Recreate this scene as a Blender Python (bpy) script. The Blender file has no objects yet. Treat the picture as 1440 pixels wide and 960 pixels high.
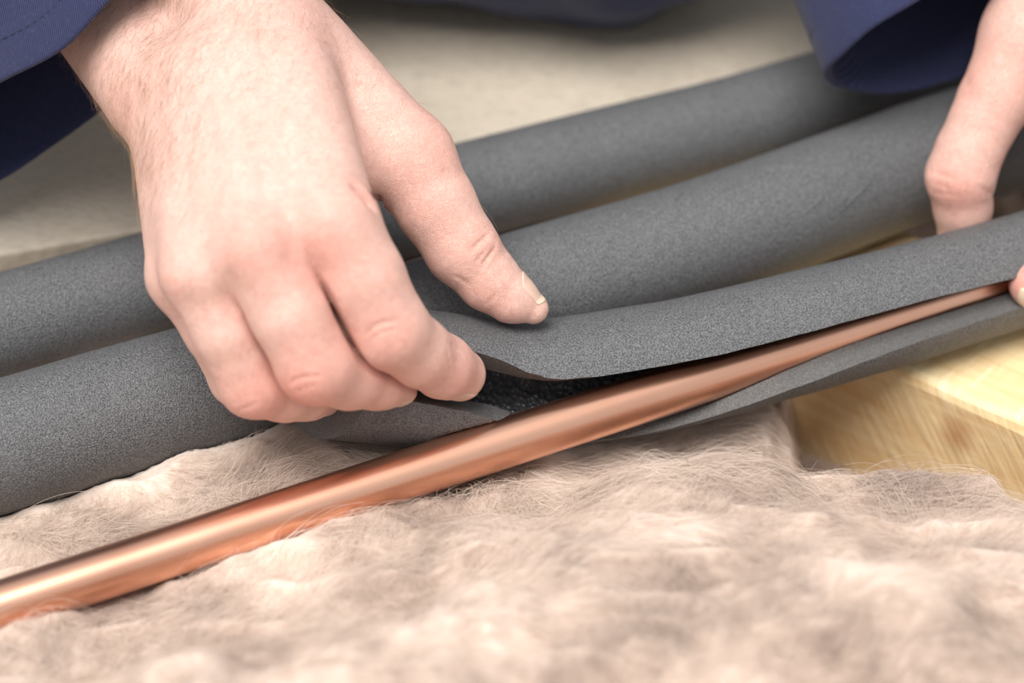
import bpy, math, random
import numpy as np
from mathutils import Vector

random.seed(7)
rng = np.random.default_rng(7)
scene = bpy.context.scene
C = scene.collection

# ------------------------------------------------------------------ camera
# all lengths below are centimetres; meshes are written in metres
ELEV = math.radians(40.0)
FPX = 4000.0                     # 100 mm lens on a 36 mm sensor, 1440 px wide
D0 = 85.0
ORG = np.array([0.0, 0.0, 3.9])
RT = np.array([1.0, 0.0, 0.0])
UP = np.array([0.0, math.sin(ELEV), math.cos(ELEV)])
FW = np.array([0.0, math.cos(ELEV), -math.sin(ELEV)])


def P(px, py, d):
    """world point (cm) seen at a pixel of the 1440x960 photo, d cm along the view axis"""
    return ORG + RT * ((px - 720) * d / FPX) + UP * ((480 - py) * d / FPX) + FW * (d - D0)


def W(px, py, z):
    """world point (cm) seen at a pixel, lying on the level z"""
    k = (480 - py) / FPX
    d = (ORG[2] + D0 * math.sin(ELEV) - z) / (math.sin(ELEV) - k * math.cos(ELEV))
    return P(px, py, d)


def depth_of(p):
    return D0 + (p - ORG) @ FW


def to_px(p):
    d = depth_of(p)
    return 720 + (p - ORG) @ RT * FPX / d, 480 - (p - ORG) @ UP * FPX / d, d


CAMPOS = ORG - FW * D0
cam_d = bpy.data.cameras.new('camera')
cam = bpy.data.objects.new('camera', cam_d)
C.objects.link(cam)
cam.location = CAMPOS * 0.01
cam.rotation_euler = (math.pi / 2 - ELEV, 0, 0)
cam_d.sensor_width = 36
cam_d.lens = 100
cam_d.clip_start = 0.02
cam_d.clip_end = 50
cam_d.dof.use_dof = True
cam_d.dof.focus_distance = 0.848
cam_d.dof.aperture_fstop = 5.6
scene.camera = cam

# ------------------------------------------------------------------ light
world = bpy.data.worlds.new('overcast_sky')
scene.world = world
world.use_nodes = True
nt = world.node_tree
bg = nt.nodes['Background']
bg.inputs['Color'].default_value = (0.93, 0.97, 1.0, 1)
bg.inputs['Strength'].default_value = 0.68

sun_d = bpy.data.lights.new('hazy_sun', 'SUN')
sun_d.energy = 4.2
sun_d.angle = math.radians(38)
sun_d.color = (1.0, 0.975, 0.94)
sun = bpy.data.objects.new('hazy_sun', sun_d)
C.objects.link(sun)
sun.rotation_euler = Vector((0.18, 0.34, -1.0)).to_track_quat('-Z', 'Y').to_euler()

vs = scene.view_settings
vs.view_transform = 'Standard'
vs.look = 'None'
vs.exposure = 0.06
vs.gamma = 1.0
vs.use_curve_mapping = False


# ------------------------------------------------------------------ helpers
def tag(o, label=None, cat=None, group=None, kind=None):
    if label: o['label'] = label
    if cat: o['category'] = cat
    if group: o['group'] = group
    if kind: o['kind'] = kind
    return o


def mesh_obj(name, verts, faces, mat, parent=None, smooth=True, mat_index=None):
    """verts in cm; faces: (n,4)/(n,3) array or list of tuples"""
    me = bpy.data.meshes.new(name)
    v = np.asarray(verts, dtype=np.float64) * 0.01
    if isinstance(faces, np.ndarray):
        n, k = faces.shape
        me.vertices.add(len(v))
        me.vertices.foreach_set('co', v.ravel())
        me.loops.add(n * k)
        me.loops.foreach_set('vertex_index', faces.astype(np.int32).ravel())
        me.polygons.add(n)
        me.polygons.foreach_set('loop_start', np.arange(0, n * k, k, dtype=np.int32))
        me.update(calc_edges=True)
    else:
        me.from_pydata(v.tolist(), [], faces)
    me.validate()
    mats = mat if isinstance(mat, (list, tuple)) else [mat]
    for m in mats:
        me.materials.append(m)
    if mat_index is not None:
        me.polygons.foreach_set('material_index', np.asarray(mat_index, dtype=np.int32))
    me.polygons.foreach_set('use_smooth', np.full(len(me.polygons), bool(smooth)))
    me.update()
    o = bpy.data.objects.new(name, me)
    C.objects.link(o)
    if parent is not None:
        o.parent = parent
    return o


def empty(name, loc=(0, 0, 0)):
    o = bpy.data.objects.new(name, None)
    o.empty_display_size = 0.02
    C.objects.link(o)
    return o


def unit(v):
    v = np.asarray(v, dtype=float)
    return v / np.linalg.norm(v)


def catmull(pts, n, closed=False):
    pts = np.asarray(pts, dtype=float)
    m = len(pts)
    segs = m if closed else m - 1
    out = []
    for t in np.linspace(0, segs, n, endpoint=not closed):
        i = min(int(t), segs - 1)
        f = t - i
        if closed:
            a, b, c, d = (pts[(i + k) % m] for k in (-1, 0, 1, 2))
        else:
            b, c = pts[i], pts[i + 1]
            a = pts[i - 1] if i > 0 else 2 * b - c
            d = pts[i + 2] if i + 2 < m else 2 * c - b
        out.append(0.5 * ((2 * b) + (c - a) * f + (2 * a - 5 * b + 4 * c - d) * f * f + (3 * b - a - 3 * c + d) * f ** 3))
    return np.array(out)


def smoothstep(a, b, x):
    t = np.clip((x - a) / (b - a), 0, 1)
    return t * t * (3 - 2 * t)


def _hash3(ix, iy, iz):
    h = (ix.astype(np.int64) * 374761393 + iy.astype(np.int64) * 668265263 + iz.astype(np.int64) * 2147483647) & 0xffffffff
    h = ((h ^ (h >> 13)) * 1274126177) & 0xffffffff
    h = h ^ (h >> 16)
    return (h & 0xffff) / 32767.5 - 1.0


def vnoise(x, y, z=None):
    """smooth value noise, about -1..1"""
    x = np.asarray(x, float); y = np.asarray(y, float)
    z = np.zeros_like(x) if z is None else np.asarray(z, float)
    ix, iy, iz = np.floor(x), np.floor(y), np.floor(z)
    fx, fy, fz = x - ix, y - iy, z - iz
    ux, uy, uz = (f * f * f * (f * (f * 6 - 15) + 10) for f in (fx, fy, fz))
    r = 0
    for dx in (0, 1):
        for dy in (0, 1):
            for dz in (0, 1):
                w = (ux if dx else 1 - ux) * (uy if dy else 1 - uy) * (uz if dz else 1 - uz)
                r = r + w * _hash3(ix + dx, iy + dy, iz + dz)
    return r


def fbm(x, y, z=None, octv=4, gain=0.5):
    a, r, s = 1.0, 0, 0
    for k in range(octv):
        zz = None if z is None else z * 2.03 ** k + 3.1 * k
        r = r + a * vnoise(x * 2.03 ** k + 17.3 * k, y * 2.03 ** k - 9.1 * k, zz)
        s += a
        a *= gain
    return r / s


# ------------------------------------------------------------------ materials
def new_mat(name):
    m = bpy.data.materials.new(name)
    m.use_nodes = True
    t = m.node_tree
    return m, t, t.nodes, t.links, t.nodes['Principled BSDF']


def node(t, kind, **kw):
    n = t.nodes.new(kind)
    for k, v in kw.items():
        if k in ('operation', 'blend_type', 'data_type', 'noise_dimensions', 'feature', 'wave_type', 'bands_direction', 'attribute_name', 'interpolation_type', 'rings_direction', 'wave_profile'):
            setattr(n, k, v)
        else:
            n.inputs[k.replace('_', ' ')].default_value = v
    return n


def tex_coord(t, scale=(1, 1, 1), rot=(0, 0, 0), loc=(0, 0, 0)):
    tc = t.nodes.new('ShaderNodeTexCoord')
    mp = t.nodes.new('ShaderNodeMapping')
    mp.inputs['Scale'].default_value = scale
    mp.inputs['Rotation'].default_value = rot
    mp.inputs['Location'].default_value = loc
    t.links.new(tc.outputs['Object'], mp.inputs['Vector'])
    return mp.outputs['Vector']


def ramp(t, fac, stops):
    r = t.nodes.new('ShaderNodeValToRGB')
    el = r.color_ramp.elements
    while len(el) < len(stops):
        el.new(0.5)
    for e, (p, c) in zip(el, stops):
        e.position = p
        e.color = tuple(c) + (1,) if len(c) == 3 else c
    t.links.new(fac, r.inputs['Fac'])
    return r.outputs['Color']


def mixc(t, a, b, fac, mode='MIX'):
    m = t.nodes.new('ShaderNodeMix')
    m.data_type = 'RGBA'
    m.blend_type = mode
    for sock, v in ((m.inputs[0], fac), (m.inputs[6], a), (m.inputs[7], b)):
        if hasattr(v, 'node'):
            t.links.new(v, sock)
        elif isinstance(v, (int, float)):
            sock.default_value = v
        else:
            sock.default_value = tuple(v) + (1,)
    return m.outputs[2]


def bump(t, height, dist, strength=1.0, normal=None):
    b = t.nodes.new('ShaderNodeBump')
    b.inputs['Strength'].default_value = strength
    b.inputs['Distance'].default_value = dist
    t.links.new(height, b.inputs['Height'])
    if normal is not None:
        t.links.new(normal, b.inputs['Normal'])
    return b.outputs['Normal']


def foam_material(name, base, light):
    m, t, N, L, b = new_mat(name)
    v = tex_coord(t)
    n1 = node(t, 'ShaderNodeTexNoise', Scale=2300.0, Detail=1.0, Roughness=0.5); L.new(v, n1.inputs['Vector'])
    n2 = node(t, 'ShaderNodeTexNoise', Scale=60.0, Detail=3.0); L.new(v, n2.inputs['Vector'])
    c1 = ramp(t, n1.outputs['Fac'], [(0.34, base), (0.68, light)])
    c2 = mixc(t, c1, (0.5, 0.5, 0.52), ramp(t, n2.outputs['Fac'], [(0.35, (0, 0, 0)), (0.75, (0.14, 0.14, 0.14))]), 'MULTIPLY')
    L.new(c2, b.inputs['Base Color'])
    b.inputs['Roughness'].default_value = 0.55
    b.inputs['Specular IOR Level'].default_value = 0.5
    L.new(bump(t, n1.outputs['Fac'], 0.0006, 0.8), b.inputs['Normal'])
    return m


M_FOAM = foam_material('foam_grey', (0.055, 0.056, 0.059), (0.185, 0.186, 0.191))
M_FOAM_CUT = foam_material('foam_cut_face', (0.085, 0.082, 0.080), (0.17, 0.165, 0.16))


def foam_inner():
    m, t, N, L, b = new_mat('foam_inner_skin')
    v = tex_coord(t, scale=(1, 1, 0.6))
    n1 = node(t, 'ShaderNodeTexVoronoi', Scale=520.0); L.new(v, n1.inputs['Vector'])
    b.inputs['Base Color'].default_value = (0.10, 0.10, 0.108, 1)
    b.inputs['Roughness'].default_value = 0.26
    L.new(bump(t, n1.outputs['Distance'], 0.0016, 1.0), b.inputs['Normal'])
    return m


M_FOAM_IN = foam_inner()


def copper():
    m, t, N, L, b = new_mat('copper_drawn')
    v = tex_coord(t, scale=(1, 1, 1))
    n1 = node(t, 'ShaderNodeTexNoise', Scale=1.0, Detail=4.0)
    # streaks run along the drawn pipe (its local x axis)
    v2 = tex_coord(t, scale=(6, 500, 500)); L.new(v2, n1.inputs['Vector'])
    n2 = node(t, 'ShaderNodeTexNoise', Scale=45.0, Detail=4.0); L.new(v, n2.inputs['Vector'])
    c = ramp(t, n1.outputs['Fac'], [(0.3, (0.84, 0.44, 0.30)), (0.7, (0.90, 0.52, 0.37))])
    c = mixc(t, c, (0.72, 0.30, 0.19), ramp(t, n2.outputs['Fac'], [(0.5, (0, 0, 0)), (0.8, (0.35, 0.35, 0.35))]))
    L.new(c, b.inputs['Base Color'])
    b.inputs['Metallic'].default_value = 1.0
    b.inputs['Roughness'].default_value = 0.3
    L.new(bump(t, n1.outputs['Fac'], 0.00008, 0.5), b.inputs['Normal'])
    return m


M_COPPER = copper()


def skin():
    m, t, N, L, b = new_mat('skin')
    v = tex_coord(t)
    at = node(t, 'ShaderNodeAttribute'); at.attribute_name = 'redness'
    n1 = node(t, 'ShaderNodeTexNoise', Scale=70.0, Detail=4.0, Roughness=0.6); L.new(v, n1.inputs['Vector'])
    n2 = node(t, 'ShaderNodeTexNoise', Scale=330.0, Detail=3.0); L.new(v, n2.inputs['Vector'])
    c = ramp(t, n1.outputs['Fac'], [(0.3, (0.76, 0.475, 0.395)), (0.7, (0.80, 0.535, 0.455))])
    c = mixc(t, c, (0.75, 0.41, 0.33), ramp(t, n2.outputs['Fac'], [(0.52, (0, 0, 0)), (0.75, (0.4, 0.4, 0.4))]))
    c = mixc(t, c, (0.73, 0.30, 0.235), at.outputs['Fac'])
    L.new(c, b.inputs['Base Color'])
    b.inputs['Roughness'].default_value = 0.5
    b.inputs['Specular IOR Level'].default_value = 0.4
    b.inputs['Subsurface Weight'].default_value = 0.18
    b.inputs['Subsurface Radius'].default_value = (1.0, 0.4, 0.25)
    b.inputs['Subsurface Scale'].default_value = 0.0016
    vo = node(t, 'ShaderNodeTexVoronoi', Scale=1100.0); vo.feature = 'DISTANCE_TO_EDGE'
    wv = node(t, 'ShaderNodeTexNoise', Scale=200.0, Detail=2.0)
    L.new(v, wv.inputs['Vector'])
    vv = mixc(t, v, wv.outputs['Color'], 0.012, 'ADD')
    L.new(vv, vo.inputs['Vector'])
    h = node(t, 'ShaderNodeMath', operation='MINIMUM'); h.inputs[1].default_value = 0.12
    L.new(vo.outputs['Distance'], h.inputs[0])
    nb = bump(t, h.outputs[0], 0.0010, 0.75)
    nb = bump(t, n1.outputs['Fac'], 0.0012, 0.6, nb)
    L.new(nb, b.inputs['Normal'])
    return m


M_SKIN = skin()


def simple(name, col, rough=0.6, spec=0.5, sub=0.0):
    m, t, N, L, b = new_mat(name)
    v = tex_coord(t)
    n1 = node(t, 'ShaderNodeTexNoise', Scale=260.0, Detail=3.0); L.new(v, n1.inputs['Vector'])
    c = ramp(t, n1.outputs['Fac'], [(0.25, [x * 0.88 for x in col]), (0.75, [min(1, x * 1.1) for x in col])])
    L.new(c, b.inputs['Base Color'])
    b.inputs['Roughness'].default_value = rough
    b.inputs['Specular IOR Level'].default_value = spec
    if sub:
        b.inputs['Subsurface Weight'].default_value = sub
        b.inputs['Subsurface Scale'].default_value = 0.003
    return m


M_NAIL = simple('fingernail', (0.76, 0.50, 0.40), 0.35, 0.4, 0.2)
M_NAILTIP = simple('fingernail_edge', (0.78, 0.60, 0.45), 0.4, 0.4)
M_THREAD = simple('navy_thread', (0.016, 0.018, 0.05), 0.8)


def twill():
    m, t, N, L, b = new_mat('navy_twill')
    v = tex_coord(t, rot=(0.5, 0.4, 0.7))
    w = node(t, 'ShaderNodeTexWave', Scale=520.0, Distortion=1.2, Detail=1.0); L.new(v, w.inputs['Vector'])
    n1 = node(t, 'ShaderNodeTexNoise', Scale=900.0, Detail=2.0); L.new(v, n1.inputs['Vector'])
    c = ramp(t, w.outputs['Fac'], [(0.2, (0.016, 0.019, 0.052)), (0.8, (0.036, 0.041, 0.100))])
    c = mixc(t, c, (0.048, 0.054, 0.12), ramp(t, n1.outputs['Fac'], [(0.5, (0, 0, 0)), (0.8, (0.5, 0.5, 0.5))]))
    L.new(c, b.inputs['Base Color'])
    b.inputs['Roughness'].default_value = 0.85
    b.inputs['Specular IOR Level'].default_value = 0.2
    b.inputs['Sheen Weight'].default_value = 0.15
    L.new(bump(t, w.outputs['Fac'], 0.0002, 0.5), b.inputs['Normal'])
    return m


M_TWILL = twill()


def chipboard():
    m, t, N, L, b = new_mat('chipboard')
    v = tex_coord(t)
    n1 = node(t, 'ShaderNodeTexNoise', Scale=9.0, Detail=5.0, Roughness=0.6); L.new(v, n1.inputs['Vector'])
    v2 = tex_coord(t, scale=(1, 2.2, 1))
    n2 = node(t, 'ShaderNodeTexVoronoi', Scale=240.0); L.new(v2, n2.inputs['Vector'])
    n3 = node(t, 'ShaderNodeTexNoise', Scale=70.0, Detail=4.0); L.new(v, n3.inputs['Vector'])
    c = ramp(t, n1.outputs['Fac'], [(0.3, (0.45, 0.385, 0.305)), (0.7, (0.56, 0.485, 0.395))])
    c = mixc(t, c, (0.30, 0.26, 0.21), ramp(t, n2.outputs['Distance'], [(0.45, (0, 0, 0)), (0.9, (0.35, 0.35, 0.35))]))
    c = mixc(t, c, (0.40, 0.34, 0.26), ramp(t, n3.outputs['Fac'], [(0.5, (0, 0, 0)), (0.8, (0.4, 0.4, 0.4))]))
    L.new(c, b.inputs['Base Color'])
    b.inputs['Roughness'].default_value = 0.75
    L.new(bump(t, n2.outputs['Distance'], 0.0006, 0.4), b.inputs['Normal'])
    return m


M_CHIP = chipboard()


def wool_mat(name, dark, mid, light, hair=False):
    m, t, N, L, b = new_mat(name)
    v = tex_coord(t)
    wp = node(t, 'ShaderNodeTexNoise', Scale=25.0, Detail=3.0); L.new(v, wp.inputs['Vector'])
    vv = mixc(t, v, wp.outputs['Color'], 0.03, 'ADD')
    n1 = node(t, 'ShaderNodeTexNoise', Scale=28.0, Detail=6.0, Roughness=0.62); L.new(vv, n1.inputs['Vector'])
    c = ramp(t, n1.outputs['Fac'], [(0.36, dark), (0.5, mid), (0.64, light)])
    if hair:
        hi = t.nodes.new('ShaderNodeHairInfo')
        c = mixc(t, c, (0.92, 0.81, 0.70), ramp(t, hi.outputs['Random'], [(0.45, (0, 0, 0)), (1.0, (0.5, 0.5, 0.5))]))
    else:
        v3 = tex_coord(t, scale=(1, 1, 1), rot=(0, 0, 0.5))
        wv = node(t, 'ShaderNodeTexNoise', Scale=500.0, Detail=4.0, Distortion=2.5); L.new(v3, wv.inputs['Vector'])
        L.new(bump(t, wv.outputs['Fac'], 0.0012, 0.5), b.inputs['Normal'])
    L.new(c, b.inputs['Base Color'])
    b.inputs['Roughness'].default_value = 0.9
    b.inputs['Specular IOR Level'].default_value = 0.15
    b.inputs['Subsurface Weight'].default_value = 0.0 if hair else 0.5
    b.inputs['Subsurface Scale'].default_value = 0.006
    b.inputs['Subsurface Radius'].default_value = (1, 0.8, 0.65)
    return m


WD, WM, WL = (0.42, 0.32, 0.27), (0.64, 0.51, 0.43), (0.78, 0.65, 0.56)
M_WOOL = wool_mat('mineral_wool', WD, WM, WL)
M_WOOLF = wool_mat('mineral_wool_fibre', WD, WM, WL, True)


def pine(knot):
    m, t, N, L, b = new_mat('sawn_pine')
    tc = t.nodes.new('ShaderNodeTexCoord')
    # distance from the knot, used to bend the grain round it
    sub = node(t, 'ShaderNodeVectorMath', operation='SUBTRACT'); sub.inputs[1].default_value = knot
    L.new(tc.outputs['Object'], sub.inputs[0])
    sc = node(t, 'ShaderNodeVectorMath', operation='MULTIPLY'); sc.inputs[1].default_value = (1.0, 0.25, 0.75)
    L.new(sub.outputs[0], sc.inputs[0])
    ln = node(t, 'ShaderNodeVectorMath', operation='LENGTH'); L.new(sc.outputs[0], ln.inputs[0])
    near = ramp(t, ln.outputs['Value'], [(0.0, (1, 1, 1)), (0.03, (0, 0, 0))])
    mp = node(t, 'ShaderNodeMapping'); mp.inputs['Scale'].default_value = (5, 160, 160)
    L.new(tc.outputs['Object'], mp.inputs['Vector'])
    gv = mixc(t, mp.outputs['Vector'], near, 1.0, 'ADD')
    g = node(t, 'ShaderNodeTexNoise', Scale=1.0, Detail=5.0, Roughness=0.55, Distortion=0.6); L.new(gv, g.inputs['Vector'])
    c = ramp(t, g.outputs['Fac'], [(0.3, (0.76, 0.50, 0.24)), (0.55, (0.84, 0.63, 0.35)), (0.75, (0.87, 0.70, 0.43))])
    kn = ramp(t, ln.outputs['Value'], [(0.0, (0.9, 0.9, 0.9)), (0.0022, (0.55, 0.55, 0.55)), (0.0036, (0.75, 0.75, 0.75)), (0.0046, (0, 0, 0))])
    c = mixc(t, c, (0.50, 0.25, 0.11), kn)
    # saw marks, slanting across the face
    v3 = node(t, 'ShaderNodeMapping'); v3.inputs['Rotation'].default_value = (0, math.radians(35), 0)
    L.new(tc.outputs['Object'], v3.inputs['Vector'])
    w = node(t, 'ShaderNodeTexNoise', Scale=1.0, Detail=3.0)
    m3 = node(t, 'ShaderNodeMapping'); m3.inputs['Scale'].default_value = (420, 60, 35)
    L.new(v3.outputs['Vector'], m3.inputs['Vector']); L.new(m3.outputs['Vector'], w.inputs['Vector'])
    c = mixc(t, c, (0.95, 0.84, 0.60), ramp(t, w.outputs['Fac'], [(0.6, (0, 0, 0)), (0.75, (0.5, 0.5, 0.5))]))
    L.new(c, b.inputs['Base Color'])
    b.inputs['Roughness'].default_value = 0.65
    nb = bump(t, g.outputs['Fac'], 0.0006, 0.5)
    L.new(bump(t, w.outputs['Fac'], 0.0012, 0.6, nb), b.inputs['Normal'])
    return m


# ------------------------------------------------------------------ signed distance modelling (one continuous skin per body)
def smin(a, b, k):
    h = np.clip(0.5 + 0.5 * (b - a) / k, 0, 1)
    return b * (1 - h) + a * h - k * h * (1 - h)


def seg_d(p, a, b, ra, rb):
    ba = b - a
    t = np.clip((p - a) @ ba / (ba @ ba), 0, 1)
    q = p - a - t[:, None] * ba
    return np.sqrt(np.einsum('ij,ij->i', q, q)) - (ra + (rb - ra) * t)


def mesh_sdf(f, lo, hi, h, block=8):
    """naive surface nets over the sparse blocks near the surface"""
    nb = np.ceil((hi - lo) / (h * block)).astype(int)
    gx = [lo[i] + (np.arange(nb[i]) + 0.5) * h * block for i in range(3)]
    cc = np.stack(np.meshgrid(*gx, indexing='ij'), -1).reshape(-1, 3)
    dc = f(cc)
    grid = np.repeat(np.repeat(np.repeat(dc.reshape(nb), block, 0), block, 1), block, 2).astype(np.float32)
    act = np.nonzero(np.abs(dc) < h * block * 1.25)[0]
    loc = np.stack(np.meshgrid(*(np.arange(block),) * 3, indexing='ij'), -1).reshape(-1, 3)
    bi = np.stack(np.unravel_index(act, nb), -1)
    for s in range(0, len(bi), 400):
        idx = (bi[s:s + 400, None, :] * block + loc[None]).reshape(-1, 3)
        grid[idx[:, 0], idx[:, 1], idx[:, 2]] = f(lo + idx * h)
    ins = grid < 0
    n = np.array(grid.shape) - 1
    cnt = np.zeros(n, np.uint8)
    for a in (0, 1):
        for b in (0, 1):
            for c in (0, 1):
                cnt += ins[a:n[0] + a, b:n[1] + b, c:n[2] + c]
    cells = np.argwhere((cnt > 0) & (cnt < 8))
    cid = -np.ones(n, np.int64)
    cid[cells[:, 0], cells[:, 1], cells[:, 2]] = np.arange(len(cells))
    acc = np.zeros((len(cells), 3)); num = np.zeros(len(cells))
    corners = [(a, b, c) for a in (0, 1) for b in (0, 1) for c in (0, 1)]
    for a in corners:
        for ax in range(3):
            if a[ax]:
                continue
            b = list(a); b[ax] = 1
            ia = cells + np.array(a); ib = cells + np.array(b)
            va = grid[ia[:, 0], ia[:, 1], ia[:, 2]].astype(float); vb = grid[ib[:, 0], ib[:, 1], ib[:, 2]].astype(float)
            m = (va < 0) != (vb < 0)
            t = np.where(m, va / np.where(m, va - vb, 1), 0)
            p = ia.astype(float); p[:, ax] += t
            acc[m] += p[m]; num[m] += 1
    verts = lo + acc / num[:, None] * h
    faces = []
    for ax in range(3):
        sl0 = [slice(None)] * 3; sl1 = [slice(None)] * 3
        sl0[ax] = slice(0, -1); sl1[ax] = slice(1, None)
        e = np.argwhere(ins[tuple(sl0)] != ins[tuple(sl1)])
        o1, o2 = [(1, 2), (2, 0), (0, 1)][ax]
        ok = (e[:, o1] > 0) & (e[:, o2] > 0) & (e[:, o1] < n[o1]) & (e[:, o2] < n[o2])
        e = e[ok]
        q = []
        for d1, d2 in ((1, 1), (0, 1), (0, 0), (1, 0)):
            k = e.copy(); k[:, o1] -= d1; k[:, o2] -= d2
            q.append(cid[k[:, 0], k[:, 1], k[:, 2]])
        q = np.stack(q, -1)
        flip = ~ins[e[:, 0], e[:, 1], e[:, 2]]
        q[flip] = q[flip][:, ::-1]
        faces.append(q[(q >= 0).all(1)])
    faces = np.concatenate(faces)
    # relax tangentially, then pull back onto the surface
    ed = np.concatenate([faces[:, [0, 1]], faces[:, [1, 2]], faces[:, [2, 3]], faces[:, [3, 0]]])
    deg = np.bincount(ed.ravel(), minlength=len(verts)).astype(float)
    for it in range(2):
        s = np.zeros_like(verts)
        for k in range(3):
            s[:, k] = np.bincount(ed[:, 0], verts[ed[:, 1], k], len(verts)) + np.bincount(ed[:, 1], verts[ed[:, 0], k], len(verts))
        verts = 0.5 * verts + 0.5 * s / np.maximum(deg, 1)[:, None]
        d, g = f_grad(f, verts, h * 0.5)
        verts = verts - np.clip(d, -h, h)[:, None] * g
    return verts, faces


def f_grad(f, p, e):
    d = f(p)
    g = np.stack([f(p + np.eye(3)[k] * e) - d for k in range(3)], -1)
    return d, g / np.maximum(np.linalg.norm(g, axis=1), 1e-6)[:, None]


class Hand:
    def __init__(self):
        self.palm = []       # (a, b, ra, rb, k)
        self.fingers = []    # (k_palm, [segments])
        self.marks = []      # (a, b, amplitude, width): + groove, - ridge
        self.red = []        # (p, radius, amount)
        self.dx = (0, 0, 0)

    def q(self, t):
        return P(t[0] + self.dx[0], t[1] + self.dx[1], t[2] + self.dx[2])

    def bone(self, a, b, ra, rb, k=0.9):
        self.palm.append((self.q(a), self.q(b), ra, rb, k))

    def finger(self, pts, kp=0.5, ks=0.22):
        pp = [self.q(p) for p in pts]
        rr = [p[3] for p in pts]
        self.fingers.append((kp, ks, [(pp[i], pp[i + 1], rr[i], rr[i + 1]) for i in range(len(pp) - 1)]))

    def base(self, p):
        d = None
        for a, b, ra, rb, k in self.palm:
            s = seg_d(p, a, b, ra, rb)
            d = s if d is None else smin(d, s, k)
        out = d
        res = None
        raw = []
        for kp, ks, segs in self.fingers:
            f = None
            for s in segs:
                e = seg_d(p, *s)
                f = e if f is None else smin(f, e, ks)
            if len(raw) < 4:
                raw.append(f)
            f = smin(out, f, kp)
            res = f if res is None else smin(res, f, 0.02)
        # the clefts where closed fingers meet run deep
        raw = np.sort(np.stack(raw), axis=0)
        return res + 0.24 * np.exp(-((raw[1] - raw[0]) / 0.15) ** 2) * (1 - smoothstep(0.05, 0.34, raw[1])) * smoothstep(0.12, 0.75, out)

    def relief(self, p):
        """depth of folds (+) and ridges (-) at skin points"""
        d = np.zeros(len(p))
        for a, b, amp, w in self.marks:
            c = (a + b) / 2
            rad = np.linalg.norm(a - b) / 2 + 2.6 * w
            m = np.nonzero(np.einsum('ij,ij->i', p - c, p - c) < rad * rad)[0]
            if len(m):
                d[m] += amp * np.exp(-(seg_d(p[m], a, b, 0, 0) / w) ** 2)
        return d

    def surfs(self, pts):
        """the skin points seen at pixels"""
        o = np.array([P(x, y, 60.0) for x, y in pts])
        r = o - CAMPOS
        r /= np.linalg.norm(r, axis=1)[:, None]
        t = np.zeros(len(o))
        for i in range(60):
            t += np.clip(self.base(o + r * t[:, None]) * 0.8, -1, 5)
        return o + r * np.minimum(t, 40)[:, None]

    def surf(self, px, py):
        return self.surfs([(px, py)])[0]

    def groove(self, p0, p1, amp=0.05, w=0.07, bend=None):
        self.line([p0, p1] if bend is None else [p0, bend, p1], amp, w)

    def line(self, pts, amp, w, n=None):
        """a groove (or ridge) following a line over the skin, fading at both ends"""
        pts = np.array(pts, float)
        ln = np.linalg.norm(np.diff(pts, axis=0), axis=1).sum()
        n = n or max(4, int(ln / 7))
        q = catmull(pts, n) if len(pts) > 2 else pts[0] + (pts[1] - pts[0]) * np.linspace(0, 1, n)[:, None]
        s = self.surfs(q)
        # each link carries a share of the depth, fading at the ends
        step = np.linalg.norm(np.diff(s, axis=0), axis=1)
        for i in range(n - 1):
            f = (i + 0.5) / (n - 1)
            fade = min(1.0, 3.5 * min(f, 1 - f) + 0.25)
            lap = 1.0 + min(2.0, 1.2 * w / max(step[i], 0.02))
            self.marks.append((s[i], s[i + 1], amp * fade / lap, w))

    def spot(self, px, py, r, amt):
        self.red.append((self.surf(px, py), r, amt))

    def build(self, name, parent, h, pad=1.6, red0=0.06):
        allp = np.array([x for s in self.palm for x in s[:2]] + [x for _, _, ss in self.fingers for s in ss for x in s[:2]])
        v, f = mesh_sdf(self.base, allp.min(0) - pad - 1, allp.max(0) + pad + 1, h)
        g = f_grad(self.base, v, 0.08)[1]
        v = v - g * self.relief(v)[:, None]
        self.nrm = g
        o = mesh_obj(name, v, f, M_SKIN, parent)
        red = np.full(len(v), red0)
        for p, r, a in self.red:
            red += 1.25 * a * np.exp(-(np.linalg.norm(v - p, axis=1) / r) ** 2)
        at = o.data.attributes.new('redness', 'FLOAT', 'POINT')
        at.data.foreach_set('value', np.clip(red, 0, 1).astype(np.float32))
        self.v, self.f = v, f
        return o

    def nail(self, parent, a, b, nrm, span, u0, u1, name='fingernail', lift=0.022):
        """curved nail plate wrapped round the finger end whose axis runs from a to b"""
        ax = unit(b - a)
        ln = np.linalg.norm(b - a)
        nrm = unit(nrm - ax * (nrm @ ax))
        sd = np.cross(ax, nrm)
        nu, nv = 17, 13
        O, Dr = [], []
        for i in range(nu):
            u = i / (nu - 1)
            for j in range(nv):
                s = (j / (nv - 1) - 0.5) * 2
                # rounded outline: arc at the root, flatter arc at the free edge
                uu = u0 + (u1 - u0) * (u + 0.22 * s * s * (1 - u) ** 2 - 0.16 * s * s * u * u)
                ph = math.radians(span) * s * (0.86 + 0.14 * u)
                dr = math.cos(ph) * nrm + math.sin(ph) * sd
                O.append(a + ax * ln * uu + dr * 1.7); Dr.append(dr)
        O = np.array(O); Dr = np.array(Dr)
        t = np.zeros(len(O))
        for k in range(45):
            t += np.clip(self.base(O - Dr * t[:, None]) * 0.8, -0.5, 2)
        t = np.minimum(t, 1.7)
        S = O - Dr * t[:, None]
        V = np.concatenate([S + Dr * lift, S - Dr * 0.03])
        F = []
        n = nu * nv
        for i in range(nu - 1):
            for j in range(nv - 1):
                q = i * nv + j
                F.append((q, q + 1, q + nv + 1, q + nv))
                F.append((n + q, n + q + nv, n + q + nv + 1, n + q + 1))
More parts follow.
